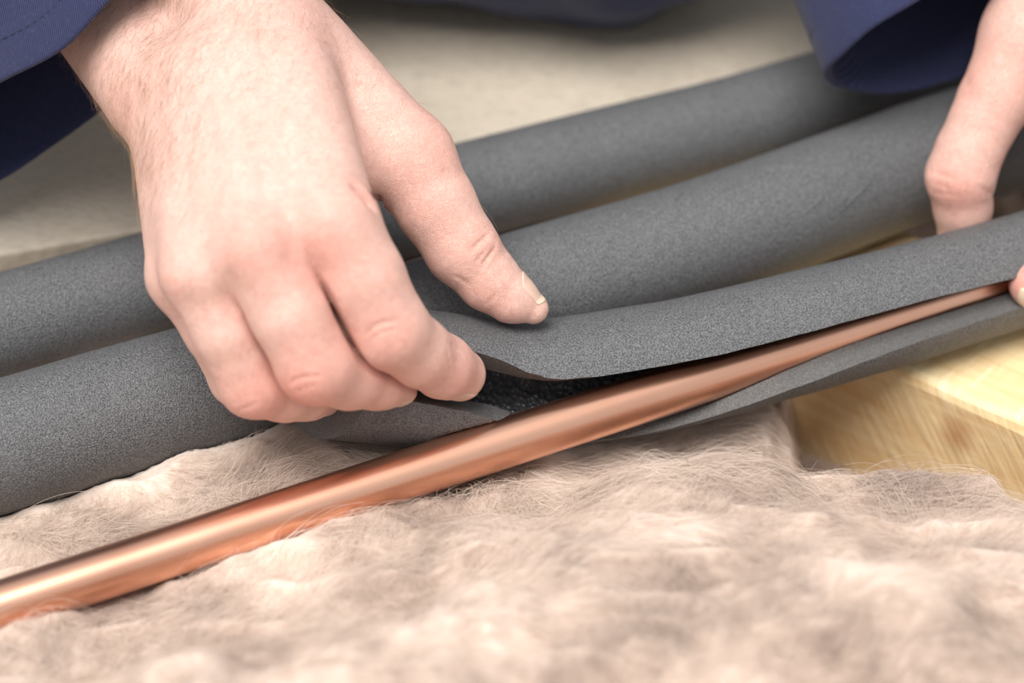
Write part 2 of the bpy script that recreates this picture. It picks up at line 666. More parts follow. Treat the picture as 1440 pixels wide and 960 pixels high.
        rim = [j for j in range(nv)] + [i * nv + nv - 1 for i in range(1, nu)] + [(nu - 1) * nv + j for j in range(nv - 2, -1, -1)] + [i * nv for i in range(nu - 2, 0, -1)]
        for x, y in zip(rim, rim[1:] + rim[:1]):
            F.append((x, x + n, y + n, y))
        mi = [0] * len(F)
        for k in range(0, 2 * (nu - 1) * (nv - 1)):
            if (k // 2) // (nv - 1) >= nu - 4:
                mi[k] = 1
        return mesh_obj(name, V, F, [M_NAIL, M_NAILTIP], parent, True, mi)


# ------------------------------------------------------------------ setting: chipboard floor, joist
FT = 1.8
e0, e1 = W(0, 357, FT), W(190, 324, FT)
ed = unit((e1 - e0) * [1, 1, 0])
en = np.array([-ed[1], ed[0], 0])            # away from the camera
A = e0 - ed * 70
B = e0 + ed * 120


def slab(name, quad, z0, z1, mat, parent=None, bev=0.12, obj_origin=None):
    vs_ = [np.array([q[0], q[1], z]) for z in (z0, z1) for q in quad]
    F = [(3, 2, 1, 0), (4, 5, 6, 7)] + [(i, (i + 1) % 4, 4 + (i + 1) % 4, 4 + i) for i in range(4)]
    o = mesh_obj(name, vs_, F, mat, parent, False)
    md = o.modifiers.new('edge', 'BEVEL')
    md.width = bev * 0.01
    md.segments = 3
    return o


floor = slab('floor', [A, B, B + en * 150, A + en * 150], 0.0, FT, M_CHIP, bev=0.15)
tag(floor, 'beige chipboard floor behind the foam tubes', kind='structure')

j0, j1 = W(1259, 518, 0.0), W(1440, 600, 0.0)
jd = unit(j1 - j0)                            # towards the camera
jn = np.array([-jd[1], jd[0], 0.0])           # across the top, away from the loft bay
if jn[0] < 0:
    jn = -jn


def make_joist(org, name='floor_joist'):
    """beam along its own x axis; y across; z up"""
    L0, L1, wd, ht = -70.0, 75.0, 6.5, 12.0
    nx = 80
    V, F = [], []
    prof = [(0, -ht), (0, -0.35), (0.1, -0.1), (0.35, 0), (wd - 0.35, 0), (wd - 0.1, -0.1), (wd, -0.35), (wd, -ht)]
    np_ = len(prof)
    for i in range(nx + 1):
        x = L0 + (L1 - L0) * i / nx
        for k, (y, z) in enumerate(prof):
            e = 0.04 * float(vnoise(np.array(x * 0.7), np.array(k * 3.3)))
            V.append((x, y + e, z + (e if 0 < k < np_ - 1 else 0)))
    for i in range(nx):
        for k in range(np_):
            a = i * np_ + k; b = i * np_ + (k + 1) % np_
            F.append((a, b, b + np_, a + np_))
    F.append(tuple(range(np_ - 1, -1, -1)))
    F.append(tuple(nx * np_ + k for k in range(np_)))
    kp = None
    # knot, in the joist's own coordinates (metres), on its side face
    o_px = P(1345, 612, 80)
    r = unit(o_px - CAMPOS)
    t = ((org - CAMPOS) @ jn) / (r @ jn)
    k = CAMPOS + r * t - org
    kp = ((k @ jd) * 0.01, 0.0, k[2] * 0.01)
    o = mesh_obj(name, V, F, pine(kp), None, False)
    ang = math.atan2(jd[1], jd[0])
    o.location = org * 0.01
    o.rotation_euler = (0, 0, ang)
    # the profile's +y must run along jn
    yy = np.array([-math.sin(ang), math.cos(ang), 0])
    if yy @ jn < 0:
        o.scale = (1, -1, 1)
        o.data.flip_normals()
    return o


joist = make_joist(j0)
tag(joist, 'pale sawn pine joist with a small brown knot in its side', 'joist')


# ------------------------------------------------------------------ foam tubes and the copper pipe
def frames(ax):
    t = np.gradient(ax, axis=0)
    t /= np.linalg.norm(t, axis=1)[:, None]
    h = np.cross(t, [0, 0, 1.0]); h /= np.linalg.norm(h, axis=1)[:, None]
    u = np.cross(h, t)
    return t, h, u


def foam_tube(name, pix, r, z, label, bore=0.8, n=160, m=72):
    """a whole, unopened foam tube along an axis given on the level z"""
    ctrl = [W(px, py, zz if zz is not None else z) for px, py, zz in pix]
    ax = catmull(ctrl, n)
    t, h, u = frames(ax)
    th = np.linspace(0, 2 * math.pi, m, endpoint=False)
    V, F, MI = [], [], []
    for i in range(n):
        wob = 1 + 0.010 * vnoise(th * 0 + i * 0.13, np.cos(th) * 1.5, np.sin(th) * 1.5)
        V += list(ax[i] + (r * wob)[:, None] * (np.cos(th)[:, None] * h[i] + np.sin(th)[:, None] * u[i]))
    for i in range(n):
        V += list(ax[i] + bore * (np.cos(th)[:, None] * h[i] + np.sin(th)[:, None] * u[i]))
    q = n * m
    for i in range(n - 1):
        for k in range(m):
            a = i * m + k; b = i * m + (k + 1) % m
            F.append((a, b, b + m, a + m)); MI.append(0)
            F.append((q + a, q + a + m, q + b + m, q + b)); MI.append(1)
    for i, fl in ((0, False), (n - 1, True)):
        for k in range(m):
            a = i * m + k; b = i * m + (k + 1) % m
            f = (a, q + a, q + b, b)
            F.append(f[::-1] if fl else f); MI.append(2)
    o = mesh_obj(name, V, np.array(F), [M_FOAM, M_FOAM_IN, M_FOAM_CUT], None, True, MI)
    tag(o, label, 'foam tube')
    return o, ax, h, u


back_tube, bax, bh, bu = foam_tube('foam_tube', [(-900, 705, None), (-300, 538, None), (0, 459, None), (330, 365, None), (640, 274, None), (1000, 183, None), (1150, 140, None), (1600, 10, None), (2000, -105, None)],
                                   1.65, 1.66, 'dark grey foam tube lying along the edge of the chipboard floor')
MR = 2.0
mid_tube, max_, mh, mu = foam_tube('foam_tube', [(-700, 815, 1.3), (-250, 700, 1.3), (0, 628, 1.3), (240, 558, 1.3), (480, 492, 1.4), (700, 424, 1.65), (1000, 334, 1.95), (1230, 250, 2.02), (1340, 210, 2.02), (1440, 180, 2.02), (1700, 98, 2.02), (2000, 0, 2.02)],
                                   MR, 2.02, 'dark grey foam tube with two small nicks, lying beside the slit tube')


def surface_px(ax, r, px, py):
    """first hit of the view ray with a swept round tube"""
    o = P(px, py, 60.0); ry = unit(o - CAMPOS); t = 0
    for i in range(60):
        p = o + ry * t
        d = np.linalg.norm(ax - p, axis=1)
        k = int(np.clip(np.argmin(d), 1, len(ax) - 2))
        d = min(seg_d(p[None], ax[k - 1], ax[k], r, r)[0], seg_d(p[None], ax[k], ax[k + 1], r, r)[0])
        t += d
        if d < 0.002:
            break
    k = np.argmin(np.linalg.norm(ax - p, axis=1))
    return p, unit(p - ax[k])


def nick(parent, ax, r, p0, p1, w, bend=3):
    """a short shallow cut: a dark slot with a raised lip along one side"""
    pts = [(p0[0] + (p1[0] - p0[0]) * f + bend * math.sin(f * 3.1), p0[1] + (p1[1] - p0[1]) * f) for f in np.linspace(0, 1, 9)]
    sp = [surface_px(ax, r * 1.004, *q) for q in pts]
    V, F = [], []
    for i, (p, nn) in enumerate(sp):
        tg = unit(sp[min(i + 1, 8)][0] - sp[max(i - 1, 0)][0])
        sd = np.cross(nn, tg)
        ww = w * math.sin(math.pi * (i + 0.3) / 8.6)
        for s, hgt in ((-1.3, -0.02), (-0.6, 0.035), (-0.2, 0.03), (0.15, -0.045), (0.7, -0.02)):
            V.append(p + sd * ww * s + nn * hgt)
        if i:
            a = (i - 1) * 5
            F += [(a + k, a + k + 1, a + k + 6, a + k + 5) for k in range(4)]
    return mesh_obj('nick', V, F, M_FOAM, parent)


nick(mid_tube, max_, MR, (1128, 302), (1164, 268), 0.10, 0)
nick(mid_tube, max_, MR, (1182, 296), (1232, 244), 0.09, 0)
nick(back_tube, bax, 1.65, (672, 232), (690, 262), 0.07, -3)

# copper pipe: one straight length, its own x axis along the pipe
pa, pb = W(0, 853, 1.50), W(1440, 386, 1.85)
pd = unit(pb - pa)
PL0, PL1, PR = -34.0, float(np.linalg.norm(pb - pa)) + 40, 0.75


def make_pipe():
    m, n = 56, 60
    ys = np.cross([0, 0, 1.0], pd); ys /= np.linalg.norm(ys)
    zs = np.cross(pd, ys)
    V, F = [], []
    for rr in (PR, PR - 0.08):
        for i in range(n):
            x = PL0 + (PL1 - PL0) * i / (n - 1)
            for k in range(m):
                a = 2 * math.pi * k / m
                V.append((x, rr * math.cos(a), rr * math.sin(a)))
    q = n * m
    for i in range(n - 1):
        for k in range(m):
            a = i * m + k; b = i * m + (k + 1) % m
            F.append((a, b, b + m, a + m))
            F.append((q + a, q + a + m, q + b + m, q + b))
    for k in range(m):
        b = (k + 1) % m
        F.append((k, q + k, q + b, b))
        e = (n - 1) * m
        F.append((e + b, q + e + b, q + e + k, e + k))
    o = mesh_obj('copper_pipe', V, np.array(F), M_COPPER)
    from mathutils import Matrix
    o.matrix_world = Matrix(((pd[0], ys[0], zs[0], pa[0] * .01), (pd[1], ys[1], zs[1], pa[1] * .01), (pd[2], ys[2], zs[2], pa[2] * .01), (0, 0, 0, 1)))
    tag(o, 'bare bright copper pipe lying across the mineral wool', 'pipe')
    return o


pipe = make_pipe()

# opened foam tube: stations  (px x, px y, depth behind the pipe, outer radius, upper lip angle, lower lip angle)
ST = [(450, 524, 1.3, 1.95, 66, 18),
      (520, 527, 1.3, 2.04, 66, 18),
      (600, 532, 1.4, 2.10, 64, 14),
      (680, 536, 1.6, 2.10, 56, 2),
      (740, 536, 1.5, 2.06, 47, -18),
      (800, 533, 1.2, 2.02, 42, -32),
      (900, 520, 0.80, 1.98, 42, -34),
      (1000, 500, 0.42, 1.95, 42, -22),
      (1130, 466, 0.15, 1.90, 42, -8),
      (1259, 431, 0.0, 1.85, 42, 2),
      (1440, 378, 0.0, 1.80, 36, 8),
      (1600, 326, 0.0, 1.76, 26, 22),
      (1900, 230, 0.0, 1.75, 24, 23.4),
      (2200, 135, 0.0, 1.75, 24, 23.4)]


def pipe_depth(px):
    """depth of the pipe's axis where it passes the column px"""
    o = CAMPOS; r = unit(P(px, 480, 80) - o)
    n_ = np.cross(r, UP)
    t_ = ((o - pa) @ n_) / (pd @ n_)
    return depth_of(pa + pd * t_)


def opened_tube():
    n, m, wall = 260, 64, 0.86
    st = np.array(ST, float)
    ctrl = np.array([np.concatenate([P(s[0], s[1], pipe_depth(s[0]) + s[2]), s[3:]]) for s in st])
    c = catmull(ctrl, n)
    ax = c[:, :3]
    t, h, u = frames(ax)
    V, F, MI = [], [], []
    rows = []
    thumb = P(738, 450, 85.6)
    for i in range(n):
        R, au, al = c[i, 3], c[i, 4], c[i, 5]
        au += 0.5 * float(vnoise(np.array(i * 0.21), np.array(0.5)))
        al += 0.8 * float(vnoise(np.array(i * 0.33), np.array(7.5)))
        th = np.radians(np.linspace(au, al + 360, m))
        wv = 1 + 0.008 * vnoise(th * 0 + i * 0.1, np.cos(th) * 1.5, np.sin(th) * 1.5)
        o_ = ax[i] + (R * wv)[:, None] * (np.cos(th)[:, None] * h[i] + np.sin(th)[:, None] * u[i])
        i_ = ax[i] + (R - wall) * (np.cos(th)[:, None] * h[i] + np.sin(th)[:, None] * u[i])
        ring = np.concatenate([o_, i_[::-1]])
        # the thumb presses a dent into the flap
        dd = np.linalg.norm((ring - thumb) * [0.75, 1, 1], axis=1)
        ring = ring - UP * (0.30 * np.exp(-(dd / 1.5) ** 2))[:, None]
        # the end is cut on a slant
        sl = (ring - ax[i]) @ -FW
        ring = ring + t[i] * (0.45 * (sl + 0.4) * (1 - smoothstep(0, 45, i)))[:, None]
        # soft foam gives way to the pipe and to the tube behind it
        for q0, q1, rr in ((pa + pd * PL0, pa + pd * PL1, PR), ) + tuple((max_[k], max_[k + 4], MR) for k in range(20, 120, 4)):
            dist = seg_d(ring, q0, q1, rr, rr)
            hit = dist < 0.03
            if hit.any():
                e = q1 - q0
                tt = np.clip((ring[hit] - q0) @ e / (e @ e), 0, 1)
                away = ring[hit] - (q0 + tt[:, None] * e)
                away /= np.maximum(np.linalg.norm(away, axis=1), 1e-6)[:, None]
                ring[hit] += away * (0.03 - dist[hit])[:, None]
        rows.append(ring)
    V = np.concatenate(rows)
    k = 2 * m
    for i in range(n - 1):
        for j in range(k):
            a = i * k + j; b = i * k + (j + 1) % k
            F.append((a, b, b + k, a + k))
            MI.append(0 if j < m - 1 else 1 if m <= j < k - 1 else 2)
    for i, fl in ((0, False), (n - 1, True)):
        for j in range(m - 1):
            a = i * k + j
            f = (a, i * k + k - 1 - j, i * k + k - 2 - j, a + 1)
            F.append(f[::-1] if fl else f); MI.append(2)
    o = mesh_obj('foam_tube', V, np.array(F), [M_FOAM, M_FOAM_IN, M_FOAM_CUT], None, True, MI)
    md = o.modifiers.new('edges', 'EDGE_SPLIT'); md.split_angle = math.radians(50)
    tag(o, 'grey foam tube slit open lengthwise, being closed round the copper pipe', 'foam tube')
    return o, ax


open_tube, oax = opened_tube()

# ------------------------------------------------------------------ mineral wool
crest = [(-700, 1100), (-200, 925), (0, 862), (130, 826), (260, 782), (380, 742), (500, 704), (620, 672), (700, 656), (780, 650), (900, 640), (1000, 632), (1060, 624), (1130, 625), (1200, 633), (1330, 652), (1385, 644), (1440, 672), (1700, 790), (2100, 960)]
cw = np.array([W(x, y, 1.6) for x, y in crest])
o_ = np.argsort(cw[:, 0])
cw = cw[o_]


def wool_height(x, y):
    yc = np.interp(x, cw[:, 0], cw[:, 1])
    d = yc - y + 0.35 * fbm(x * 0.8, y * 0.3 + 4, octv=3)
    right = smoothstep(0.0, 4.0, x)
    right = 0.8 * right + 3.4 * smoothstep(8.0, 9.6, x + 0.5 * fbm(x, y * 0.9 + 21, octv=2))
    low = 0.30 - 1.3 * right + 0.55 * fbm(x * 0.35 + 3, y * 0.5, octv=3)
    # a tuft between the round tubes and the opened tube's end
    c = W(400, 620, 0.8)
    low = low + 0.75 * np.exp(-(((x - c[0]) / 3.6) ** 2 + ((y - c[1]) / 2.2) ** 2))
    high = 1.60 + 3.0 * smoothstep(0.5, 11, d) + 1.3 * fbm(x * 0.20 + 9, y * 0.28 + 2, octv=2) * smoothstep(0, 4, d)
    m = smoothstep(-0.5, 0.9, d)
    hh = low * (1 - m) + high * m
    # tufts and folds
    wx = x + 1.1 * fbm(x * 0.3, y * 0.3 + 30, octv=2)
    wy = y + 1.1 * fbm(x * 0.3 + 50, y * 0.3, octv=2)
    rid = 1 - np.sqrt(fbm(wx * 0.20 + 5, wy * 0.40, octv=2) ** 2 + 0.012) * 2
    tuft = 1 - np.sqrt(fbm(wx * 0.45 + 25, wy * 1.0 + 3, octv=2) ** 2 + 0.02) * 2
    hh = hh + 0.75 * (rid - 0.6) * (0.3 + 0.7 * m) + 0.22 * (tuft - 0.5) + 0.07 * fbm(wx * 1.3, wy * 1.9, octv=2)
    # the pipe presses into the wool
    rel = np.stack([x - pa[0], y - pa[1]], -1)
    pq = rel[..., 0] * -pd[1] + rel[..., 1] * pd[0]
    ps = rel[..., 0] * pd[0] + rel[..., 1] * pd[1]
    zax = pa[2] + ps * pd[2]
    hh = np.where(np.abs(pq) < 0.95, np.minimum(hh, zax + 0.0 + 0.6 * fbm(x * 0.9, y * 1.1 + 77, octv=3)), hh)
    # and the whole tubes lie on it
    for axs, rr in ((bax, 1.65), (max_, MR), (oax, 2.05)):
        yi = np.interp(x, axs[:, 0], axs[:, 1])
        zi = np.interp(x, axs[:, 0], axs[:, 2])
        dy = (y - yi) * 0.9
        inside = np.abs(dy) < rr
        lim = zi - np.sqrt(np.maximum(rr * rr - dy * dy, 0)) - 0.05
        hh = np.where(inside & (hh > lim), lim, hh)
    # the bay ends at the joist; under the boards and beyond the joist it lies low
    q = (x - j0[0]) * jn[0] + (y - j0[1]) * jn[1]
    hh = np.where((q > -0.1 - 0.5 * (y < -13)) & (q < 6.8), -6.0, hh)
    hh = np.where(q >= 6.8, np.minimum(hh, -0.9), hh)
    f = (x - e0[0]) * en[0] + (y - e0[1]) * en[1]
    hh = np.where(f > -0.6, np.minimum(hh, -0.25), hh)
    return hh


gx = np.concatenate([np.arange(-80, -20, 1.0), np.arange(-20, 22, 0.11), np.arange(22, 36, 0.4), np.arange(36, 85, 1.0)])
gy = np.concatenate([np.arange(-60, -28, 1.0), np.arange(-28, -13, 0.4), np.arange(-13, 12, 0.11), np.arange(12, 60, 1.0)])
X, Y = np.meshgrid(gx, gy, indexing='ij')
H = wool_height(X, Y)
nx_, ny_ = X.shape
top = np.stack([X, Y, H], -1).reshape(-1, 3)
ii = np.arange(nx_ * ny_).reshape(nx_, ny_)
F = np.stack([ii[:-1, :-1], ii[1:, :-1], ii[1:, 1:], ii[:-1, 1:]], -1).reshape(-1, 4)
# skirt and underside
rim = np.concatenate([ii[:, 0], ii[-1, 1:], ii[-2::-1, -1], ii[0, -2:0:-1]])
bot = top[rim].copy(); bot[:, 2] = -12
nb_ = len(top)
bi_ = nb_ + np.arange(len(rim))
sk = np.stack([rim, bi_, np.roll(bi_, -1), np.roll(rim, -1)], -1)
wool = mesh_obj('mineral_wool', np.concatenate([top, bot]), np.concatenate([F, sk]), M_WOOL)
tag(wool, 'fluffy beige mineral wool insulation filling the bay in front of the joist', 'insulation', kind='stuff')

# fibres standing out of the wool
NF, NP = 70000, 9
fx = np.concatenate([rng.uniform(-22, 22, 60000), rng.uniform(-15, 18, 25000)])
fy = np.concatenate([rng.uniform(-15, 10, 60000), rng.uniform(-5, 5, 25000)])
q = (fx - j0[0]) * jn[0] + (fy - j0[1]) * jn[1]
keep = q < -0.3
fx, fy = fx[keep], fy[keep]
NF = len(fx)
ang = 1.4 * fbm(fx * 0.25, fy * 0.35 + 8, octv=2) * 2.2 + rng.normal(0, 0.45, NF) + 0.3
ln = rng.uniform(0.8, 3.2, NF)
curl = rng.normal(0, 0.6, NF)
lift = np.abs(rng.normal(0, 0.20, NF)) * np.where(rng.random(NF) < 0.05, 1.9, 1.0)
pts = np.zeros((NF, NP, 3))
cx, cy = fx.copy(), fy.copy()
for k in range(NP):
    f = k / (NP - 1)
    pts[:, k, 0] = cx; pts[:, k, 1] = cy
    pts[:, k, 2] = wool_height(cx, cy) * (1 if k == 0 else 1) + (lift * math.sin(math.pi * min(1, f * 0.75)) * ln * 0.55 - 0.05 * (1 - f))
    ang = ang + curl / NP + rng.normal(0, 0.06, NF)
    cx = cx + np.cos(ang) * ln / (NP - 1)
    cy = cy + np.sin(ang) * ln / (NP - 1)
# height along a fibre is smoothed so that it bridges the dips
for it in range(3):
    pts[:, 1:-1, 2] = 0.25 * pts[:, :-2, 2] + 0.5 * pts[:, 1:-1, 2] + 0.25 * pts[:, 2:, 2]
# no fibre may pass through a tube or the pipe
flat = pts.reshape(-1, 3)
bad = np.zeros(len(flat), bool)
for axs, rr in ((bax, 1.65), (max_, MR), (oax, 2.1)):
    yi = np.interp(flat[:, 0], axs[:, 0], axs[:, 1]); zi = np.interp(flat[:, 0], axs[:, 0], axs[:, 2])
    bad |= ((flat[:, 1] - yi) * 0.9) ** 2 + (flat[:, 2] - zi) ** 2 < (rr + 0.12) ** 2
bad |= seg_d(flat, pa + pd * PL0, pa + pd * PL1, 0.75, 0.75) < 0
bad |= (flat - j0) @ jn > -0.05
bad = bad.reshape(NF, NP).any(1)
pts = pts[~bad]


def hair_curves(name, pts, radius, mat, parent=None, taper=0.5):
    n, k = pts.shape[:2]
    hc = bpy.data.hair_curves.new(name)
    hc.add_curves([k] * n)
    hc.points.foreach_set('position', (pts * 0.01).astype(np.float32).ravel())
    rad = np.broadcast_to(np.linspace(1, taper, k)[None] * np.asarray(radius).reshape(-1, 1) * 0.01, (n, k)).astype(np.float32)
    hc.points.foreach_set('radius', np.ascontiguousarray(rad).ravel())
    hc.materials.append(mat)
    o = bpy.data.objects.new(name, hc)
    C.objects.link(o)
    if parent is not None:
        o.parent = parent
    return o


fib = hair_curves('wool_fibres', pts, rng.uniform(0.0028, 0.0058, len(pts)), M_WOOLF, wool, 0.6)
tag(fib, 'loose curling fibres standing out of the wool', kind='stuff')

# ------------------------------------------------------------------ the person
person = empty('person')
tag(person, 'person in navy work clothes fitting foam tube over the copper pipe with both hands', 'person')

# --- the hand that lifts the flap
R = Hand()
R.bone((57, -130, 91.5), (222, 118, 85.2), 2.15, 1.80, 0.9)      # forearm, little-finger side
R.bone((180, -212, 91.0), (352, 38, 84.6), 2.3, 1.95, 0.9)       # forearm, thumb side
R.bone((392, 95, 83.6), (465, 308, 79.9), 1.65, 1.30, 1.0)
R.bone((330, 110, 83.3), (362, 347, 79.5), 1.70, 1.25, 1.0)
R.bone((282, 130, 83.7), (285, 380, 80.4), 1.60, 1.18, 1.0)
R.bone((250, 155, 84.6), (258, 388, 82.0), 1.45, 1.02, 1.0)
R.bone((335, 180, 86.0), (355, 330, 82.8), 1.7, 1.5, 0.8)
R.bone((430, 100, 85.8), (545, 222, 85.6), 1.6, 1.35, 0.7)
R.bone((410, 60, 85.0), (575, 222, 84.9), 1.45, 1.28, 0.8)       # thumb metacarpal
R.bone((410, 190, 83.0), (500, 228, 84.3), 1.25, 1.0, 0.8)       # web
R.finger([(465, 308, 79.9, 1.32), (509, 391, 80.1, 1.20), (546, 462, 80.7, 1.15), (585, 494, 81.8, 1.00), (622, 515, 82.9, 0.92), (646, 526, 83.7, 0.78)], 0.3)
R.finger([(362, 347, 79.5, 1.27), (410, 439, 79.8, 1.17), (444, 513, 80.3, 1.12), (490, 526, 81.5, 1.00), (530, 530, 82.4, 0.93), (556, 533, 83.1, 0.80)], 0.3)
R.finger([(285, 380, 80.4, 1.18), (322, 462, 80.8, 1.05), (358, 536, 81.6, 1.05), (400, 546, 82.4, 0.95), (428, 548, 83.0, 0.88), (450, 549, 83.6, 0.76)], 0.3)
R.finger([(258, 388, 82.0, 1.02), (302, 462, 82.5, 0.90), (336, 530, 83.4, 0.86), (370, 542, 83.9, 0.78), (405, 545, 84.3, 0.70)], 0.4)
R.finger([(575, 222, 84.9, 1.30), (612, 288, 84.9, 1.20), (650, 350, 85.0, 1.10), (688, 394, 85.2, 0.92), (720, 419, 85.3, 0.74), (750, 434, 85.4, 0.46)], 0.5)
# soft flesh deep between the closed fingers
R.finger([(462, 436, 81.8, 0.7), (484, 462, 81.7, 0.75), (514, 492, 82.6, 0.75)], 0.2)
R.finger([(342, 428, 82.1, 0.8), (378, 500, 82.5, 0.78), (402, 536, 83.0, 0.75)], 0.3)
# the folded skin over the thumb joint
ip = R.surf(676, 342)
R.fingers[4][2].append((ip + FW * 0.45 + RT * 0.05, ip + FW * 0.6 + RT * 0.22 - UP * 0.1, 0.34, 0.30))

# skin folds: web of the thumb, thumb joint, finger joints
R.line([(498, 260), (513, 273), (527, 292)], 0.32, 0.13)
R.line([(520, 268), (532, 284), (540, 305)], 0.20, 0.09)
R.groove((690, 326), (662, 352), 0.07, 0.07)
R.groove((697, 348), (676, 376), 0.06, 0.07)
R.groove((683, 352), (668, 372), 0.04, 0.05)
R.groove((700, 412), (684, 428), 0.035, 0.06)
R.groove((640, 388), (660, 400), 0.03, 0.08)
R.groove((513, 470), (560, 449), 0.045, 0.06, (535, 456))
R.groove((520, 480), (556, 462), 0.035, 0.05, (536, 467))
R.groove((516, 461), (548, 446), 0.03, 0.05)
R.groove((632, 480), (650, 498), 0.05, 0.10)
R.groove((628, 488), (634, 520), 0.025, 0.07)
R.groove((405, 540), (452, 528), 0.05, 0.06, (425, 530))
R.groove((412, 552), (446, 538), 0.03, 0.05)
R.groove((335, 578), (362, 566), 0.03, 0.06)
# knuckles, tendons, veins: slight ridges
for a, b, w_, am in (((455, 325), (470, 345), 0.85, -0.16), ((355, 352), (368, 372), 0.8, -0.14), ((283, 380), (292, 398), 0.75, -0.10),
                     ((240, 385), (246, 400), 0.6, -0.08), ((540, 462), (552, 478), 0.6, -0.07), ((430, 520), (440, 535), 0.6, -0.07),
                     ((400, 150), (448, 300), 0.30, -0.05), ((335, 160), (352, 330), 0.30, -0.045), ((285, 190), (282, 350), 0.3, -0.03),
                     ((300, 120), (330, 250), 0.16, -0.03), ((415, 210), (380, 300), 0.15, -0.025)):
    R.groove(a, b, am, w_)
# hollows between the knuckles
for a, b in (((405, 335), (412, 372)), ((322, 378), (326, 420)), ((262, 410), (268, 440))):
    R.groove(a, b, 0.10, 0.40)
for x, y, r, a in ((445, 345, 1.1, 0.32), (495, 385, 1.0, 0.22), (545, 470, 1.0, 0.40), (655, 535, 1.1, 0.35), (620, 520, 0.9, 0.15), (430, 535, 1.2, 0.42), (540, 545, 1.2, 0.35),
                   (360, 350, 1.0, 0.22), (330, 345, 0.8, 0.2), (350, 570, 1.2, 0.40), (430, 570, 1.0, 0.35), (235, 390, 0.9, 0.18), (460, 480, 0.8, 0.15), (680, 345, 0.9, 0.25), (690, 430, 1.0, 0.22),
                   (600, 260, 1.6, 0.20), (510, 270, 0.7, 0.25), (615, 180, 1.2, 0.15), (170, 150, 1.0, 0.15), (440, 20, 1.5, 0.12)):
    R.spot(x, y, r, a)
for x, y in ((412, 376), (440, 410), (470, 447), (500, 484), (540, 516), (328, 437), (350, 478), (372, 516), (404, 550)):
    R.spot(x, y, 0.4, 0.15)
hand_r = R.build('hand', person, 0.065)
tag(hand_r, 'hand with its back up, thumb and forefinger lifting the flap of the opened foam tube')

R.nail(hand_r, P(690, 395, 85.2), P(748, 433, 85.4), RT * 0.53 + UP * 0.80 - FW * 0.32, 52, 0.42, 1.14, 'thumbnail')
R.nail(hand_r, P(622, 515, 82.9), P(646, 526, 83.7), -UP * 0.9 - FW * 0.1 - RT * 0.1, 46, 0.5, 1.6)
R.nail(hand_r, P(530, 530, 82.4), P(556, 533, 83.1), -UP * 0.95 + FW * 0.2, 46, 0.4, 1.6)
R.nail(hand_r, P(428, 548, 83.0), P(450, 549, 83.6), -UP * 0.95 + FW * 0.25, 46, 0.4, 1.6)

# fine hair on the wrist and the back of the hand
vv = R.v
sx, sy, sd_ = to_px(vv)
nr = np.zeros_like(vv)
nr = R.nrm
wt = np.exp(-((sx - 205) / 70) ** 2) * smoothstep(330, 180, sy) + 0.5 * np.exp(-((sx - 330) / 150) ** 2) * smoothstep(150, -40, sy) + 0.06 * smoothstep(330, 60, sy)
wt *= (nr @ -FW > -0.25) * (sy > -150)
wt /= wt.sum()
pick = rng.choice(len(vv), 2600, p=wt)
root = vv[pick]; nn_ = nr[pick]
alg = unit(P(300, 330, 81) - P(280, 60, 84)) * 0.9 - RT * 0.45
dirs = alg + rng.normal(0, 0.28, (len(pick), 3))
dirs = dirs - nn_ * np.einsum('ij,ij->i', dirs, nn_)[:, None]
dirs /= np.linalg.norm(dirs, axis=1)[:, None]
hl = rng.uniform(0.4, 1.2, len(pick))
hp = np.zeros((len(pick), 6, 3))
for k in range(6):
    f = k / 5
    hp[:, k] = root + dirs * (hl * f)[:, None] + nn_ * (hl * (0.34 * f - 0.22 * f * f))[:, None] - nn_ * 0.02
M_HAIR = simple('arm_hair', (0.34, 0.20, 0.11), 0.5)
ah = hair_curves('arm_hair', hp, rng.uniform(0.0018, 0.0032, len(pick)), M_HAIR, hand_r, 0.2)
tag(ah, 'fine brown hairs on the wrist', kind='stuff')

# --- the hand that presses the tube shut
L = Hand()
L.bone((1245, -500, 96.0), (1490, -160, 91.4), 2.2, 1.85)
L.bone((1355, -490, 96.0), (1598, -150, 91.2), 2.2, 1.85)
L.bone((1525, -140, 90.4), (1592, 90, 87.4), 1.6, 1.25, 1.0)
L.bone((1570, -140, 90.0), (1680, 105, 87.0), 1.6, 1.22, 1.0)
L.bone((1605, -130, 90.2), (1762, 120, 87.4), 1.55, 1.15, 1.0)
L.bone((1635, -115, 90.8), (1840, 130, 88.4), 1.45, 1.02, 1.0)
L.bone((1580, -80, 92.2), (1690, 60, 90.0), 1.7, 1.5, 0.8)
L.bone((1530, -110, 91.4), (1462, 40, 91.0), 1.6, 1.4, 0.7)
L.bone((1520, -120, 91.0), (1441, 48, 90.4), 1.45, 1.32, 0.8)
L.bone((1540, -20, 90.0), (1480, 40, 90.4), 1.3, 1.1, 0.8)
L.finger([(1592, 90, 87.4, 1.30), (1612, 190, 87.2, 1.16), (1618, 280, 87.6, 1.08), (1570, 350, 88.2, 0.95), (1520, 385, 88.7, 0.86), (1452, 400, 89.0, 0.74)], 0.45)
L.finger([(1680, 105, 87.0, 1.25), (1702, 215, 86.8, 1.14), (1708, 310, 87.3, 1.08), (1660, 362, 88.1, 0.95), (1610, 380, 88.8, 0.88), (1555, 375, 89.4, 0.74)], 0.45)
L.finger([(1762, 120, 87.4, 1.18), (1782, 215, 87.4, 1.06), (1788, 300, 88.0, 1.02), (1740, 345, 88.8, 0.92), (1700, 360, 89.4, 0.86), (1650, 352, 90.0, 0.72)], 0.45)
L.finger([(1840, 130, 88.4, 1.02), (1850, 205, 88.6, 0.90), (1848, 270, 89.2, 0.86), (1805, 300, 89.8, 0.78), (1755, 310, 90.4, 0.68)], 0.4)
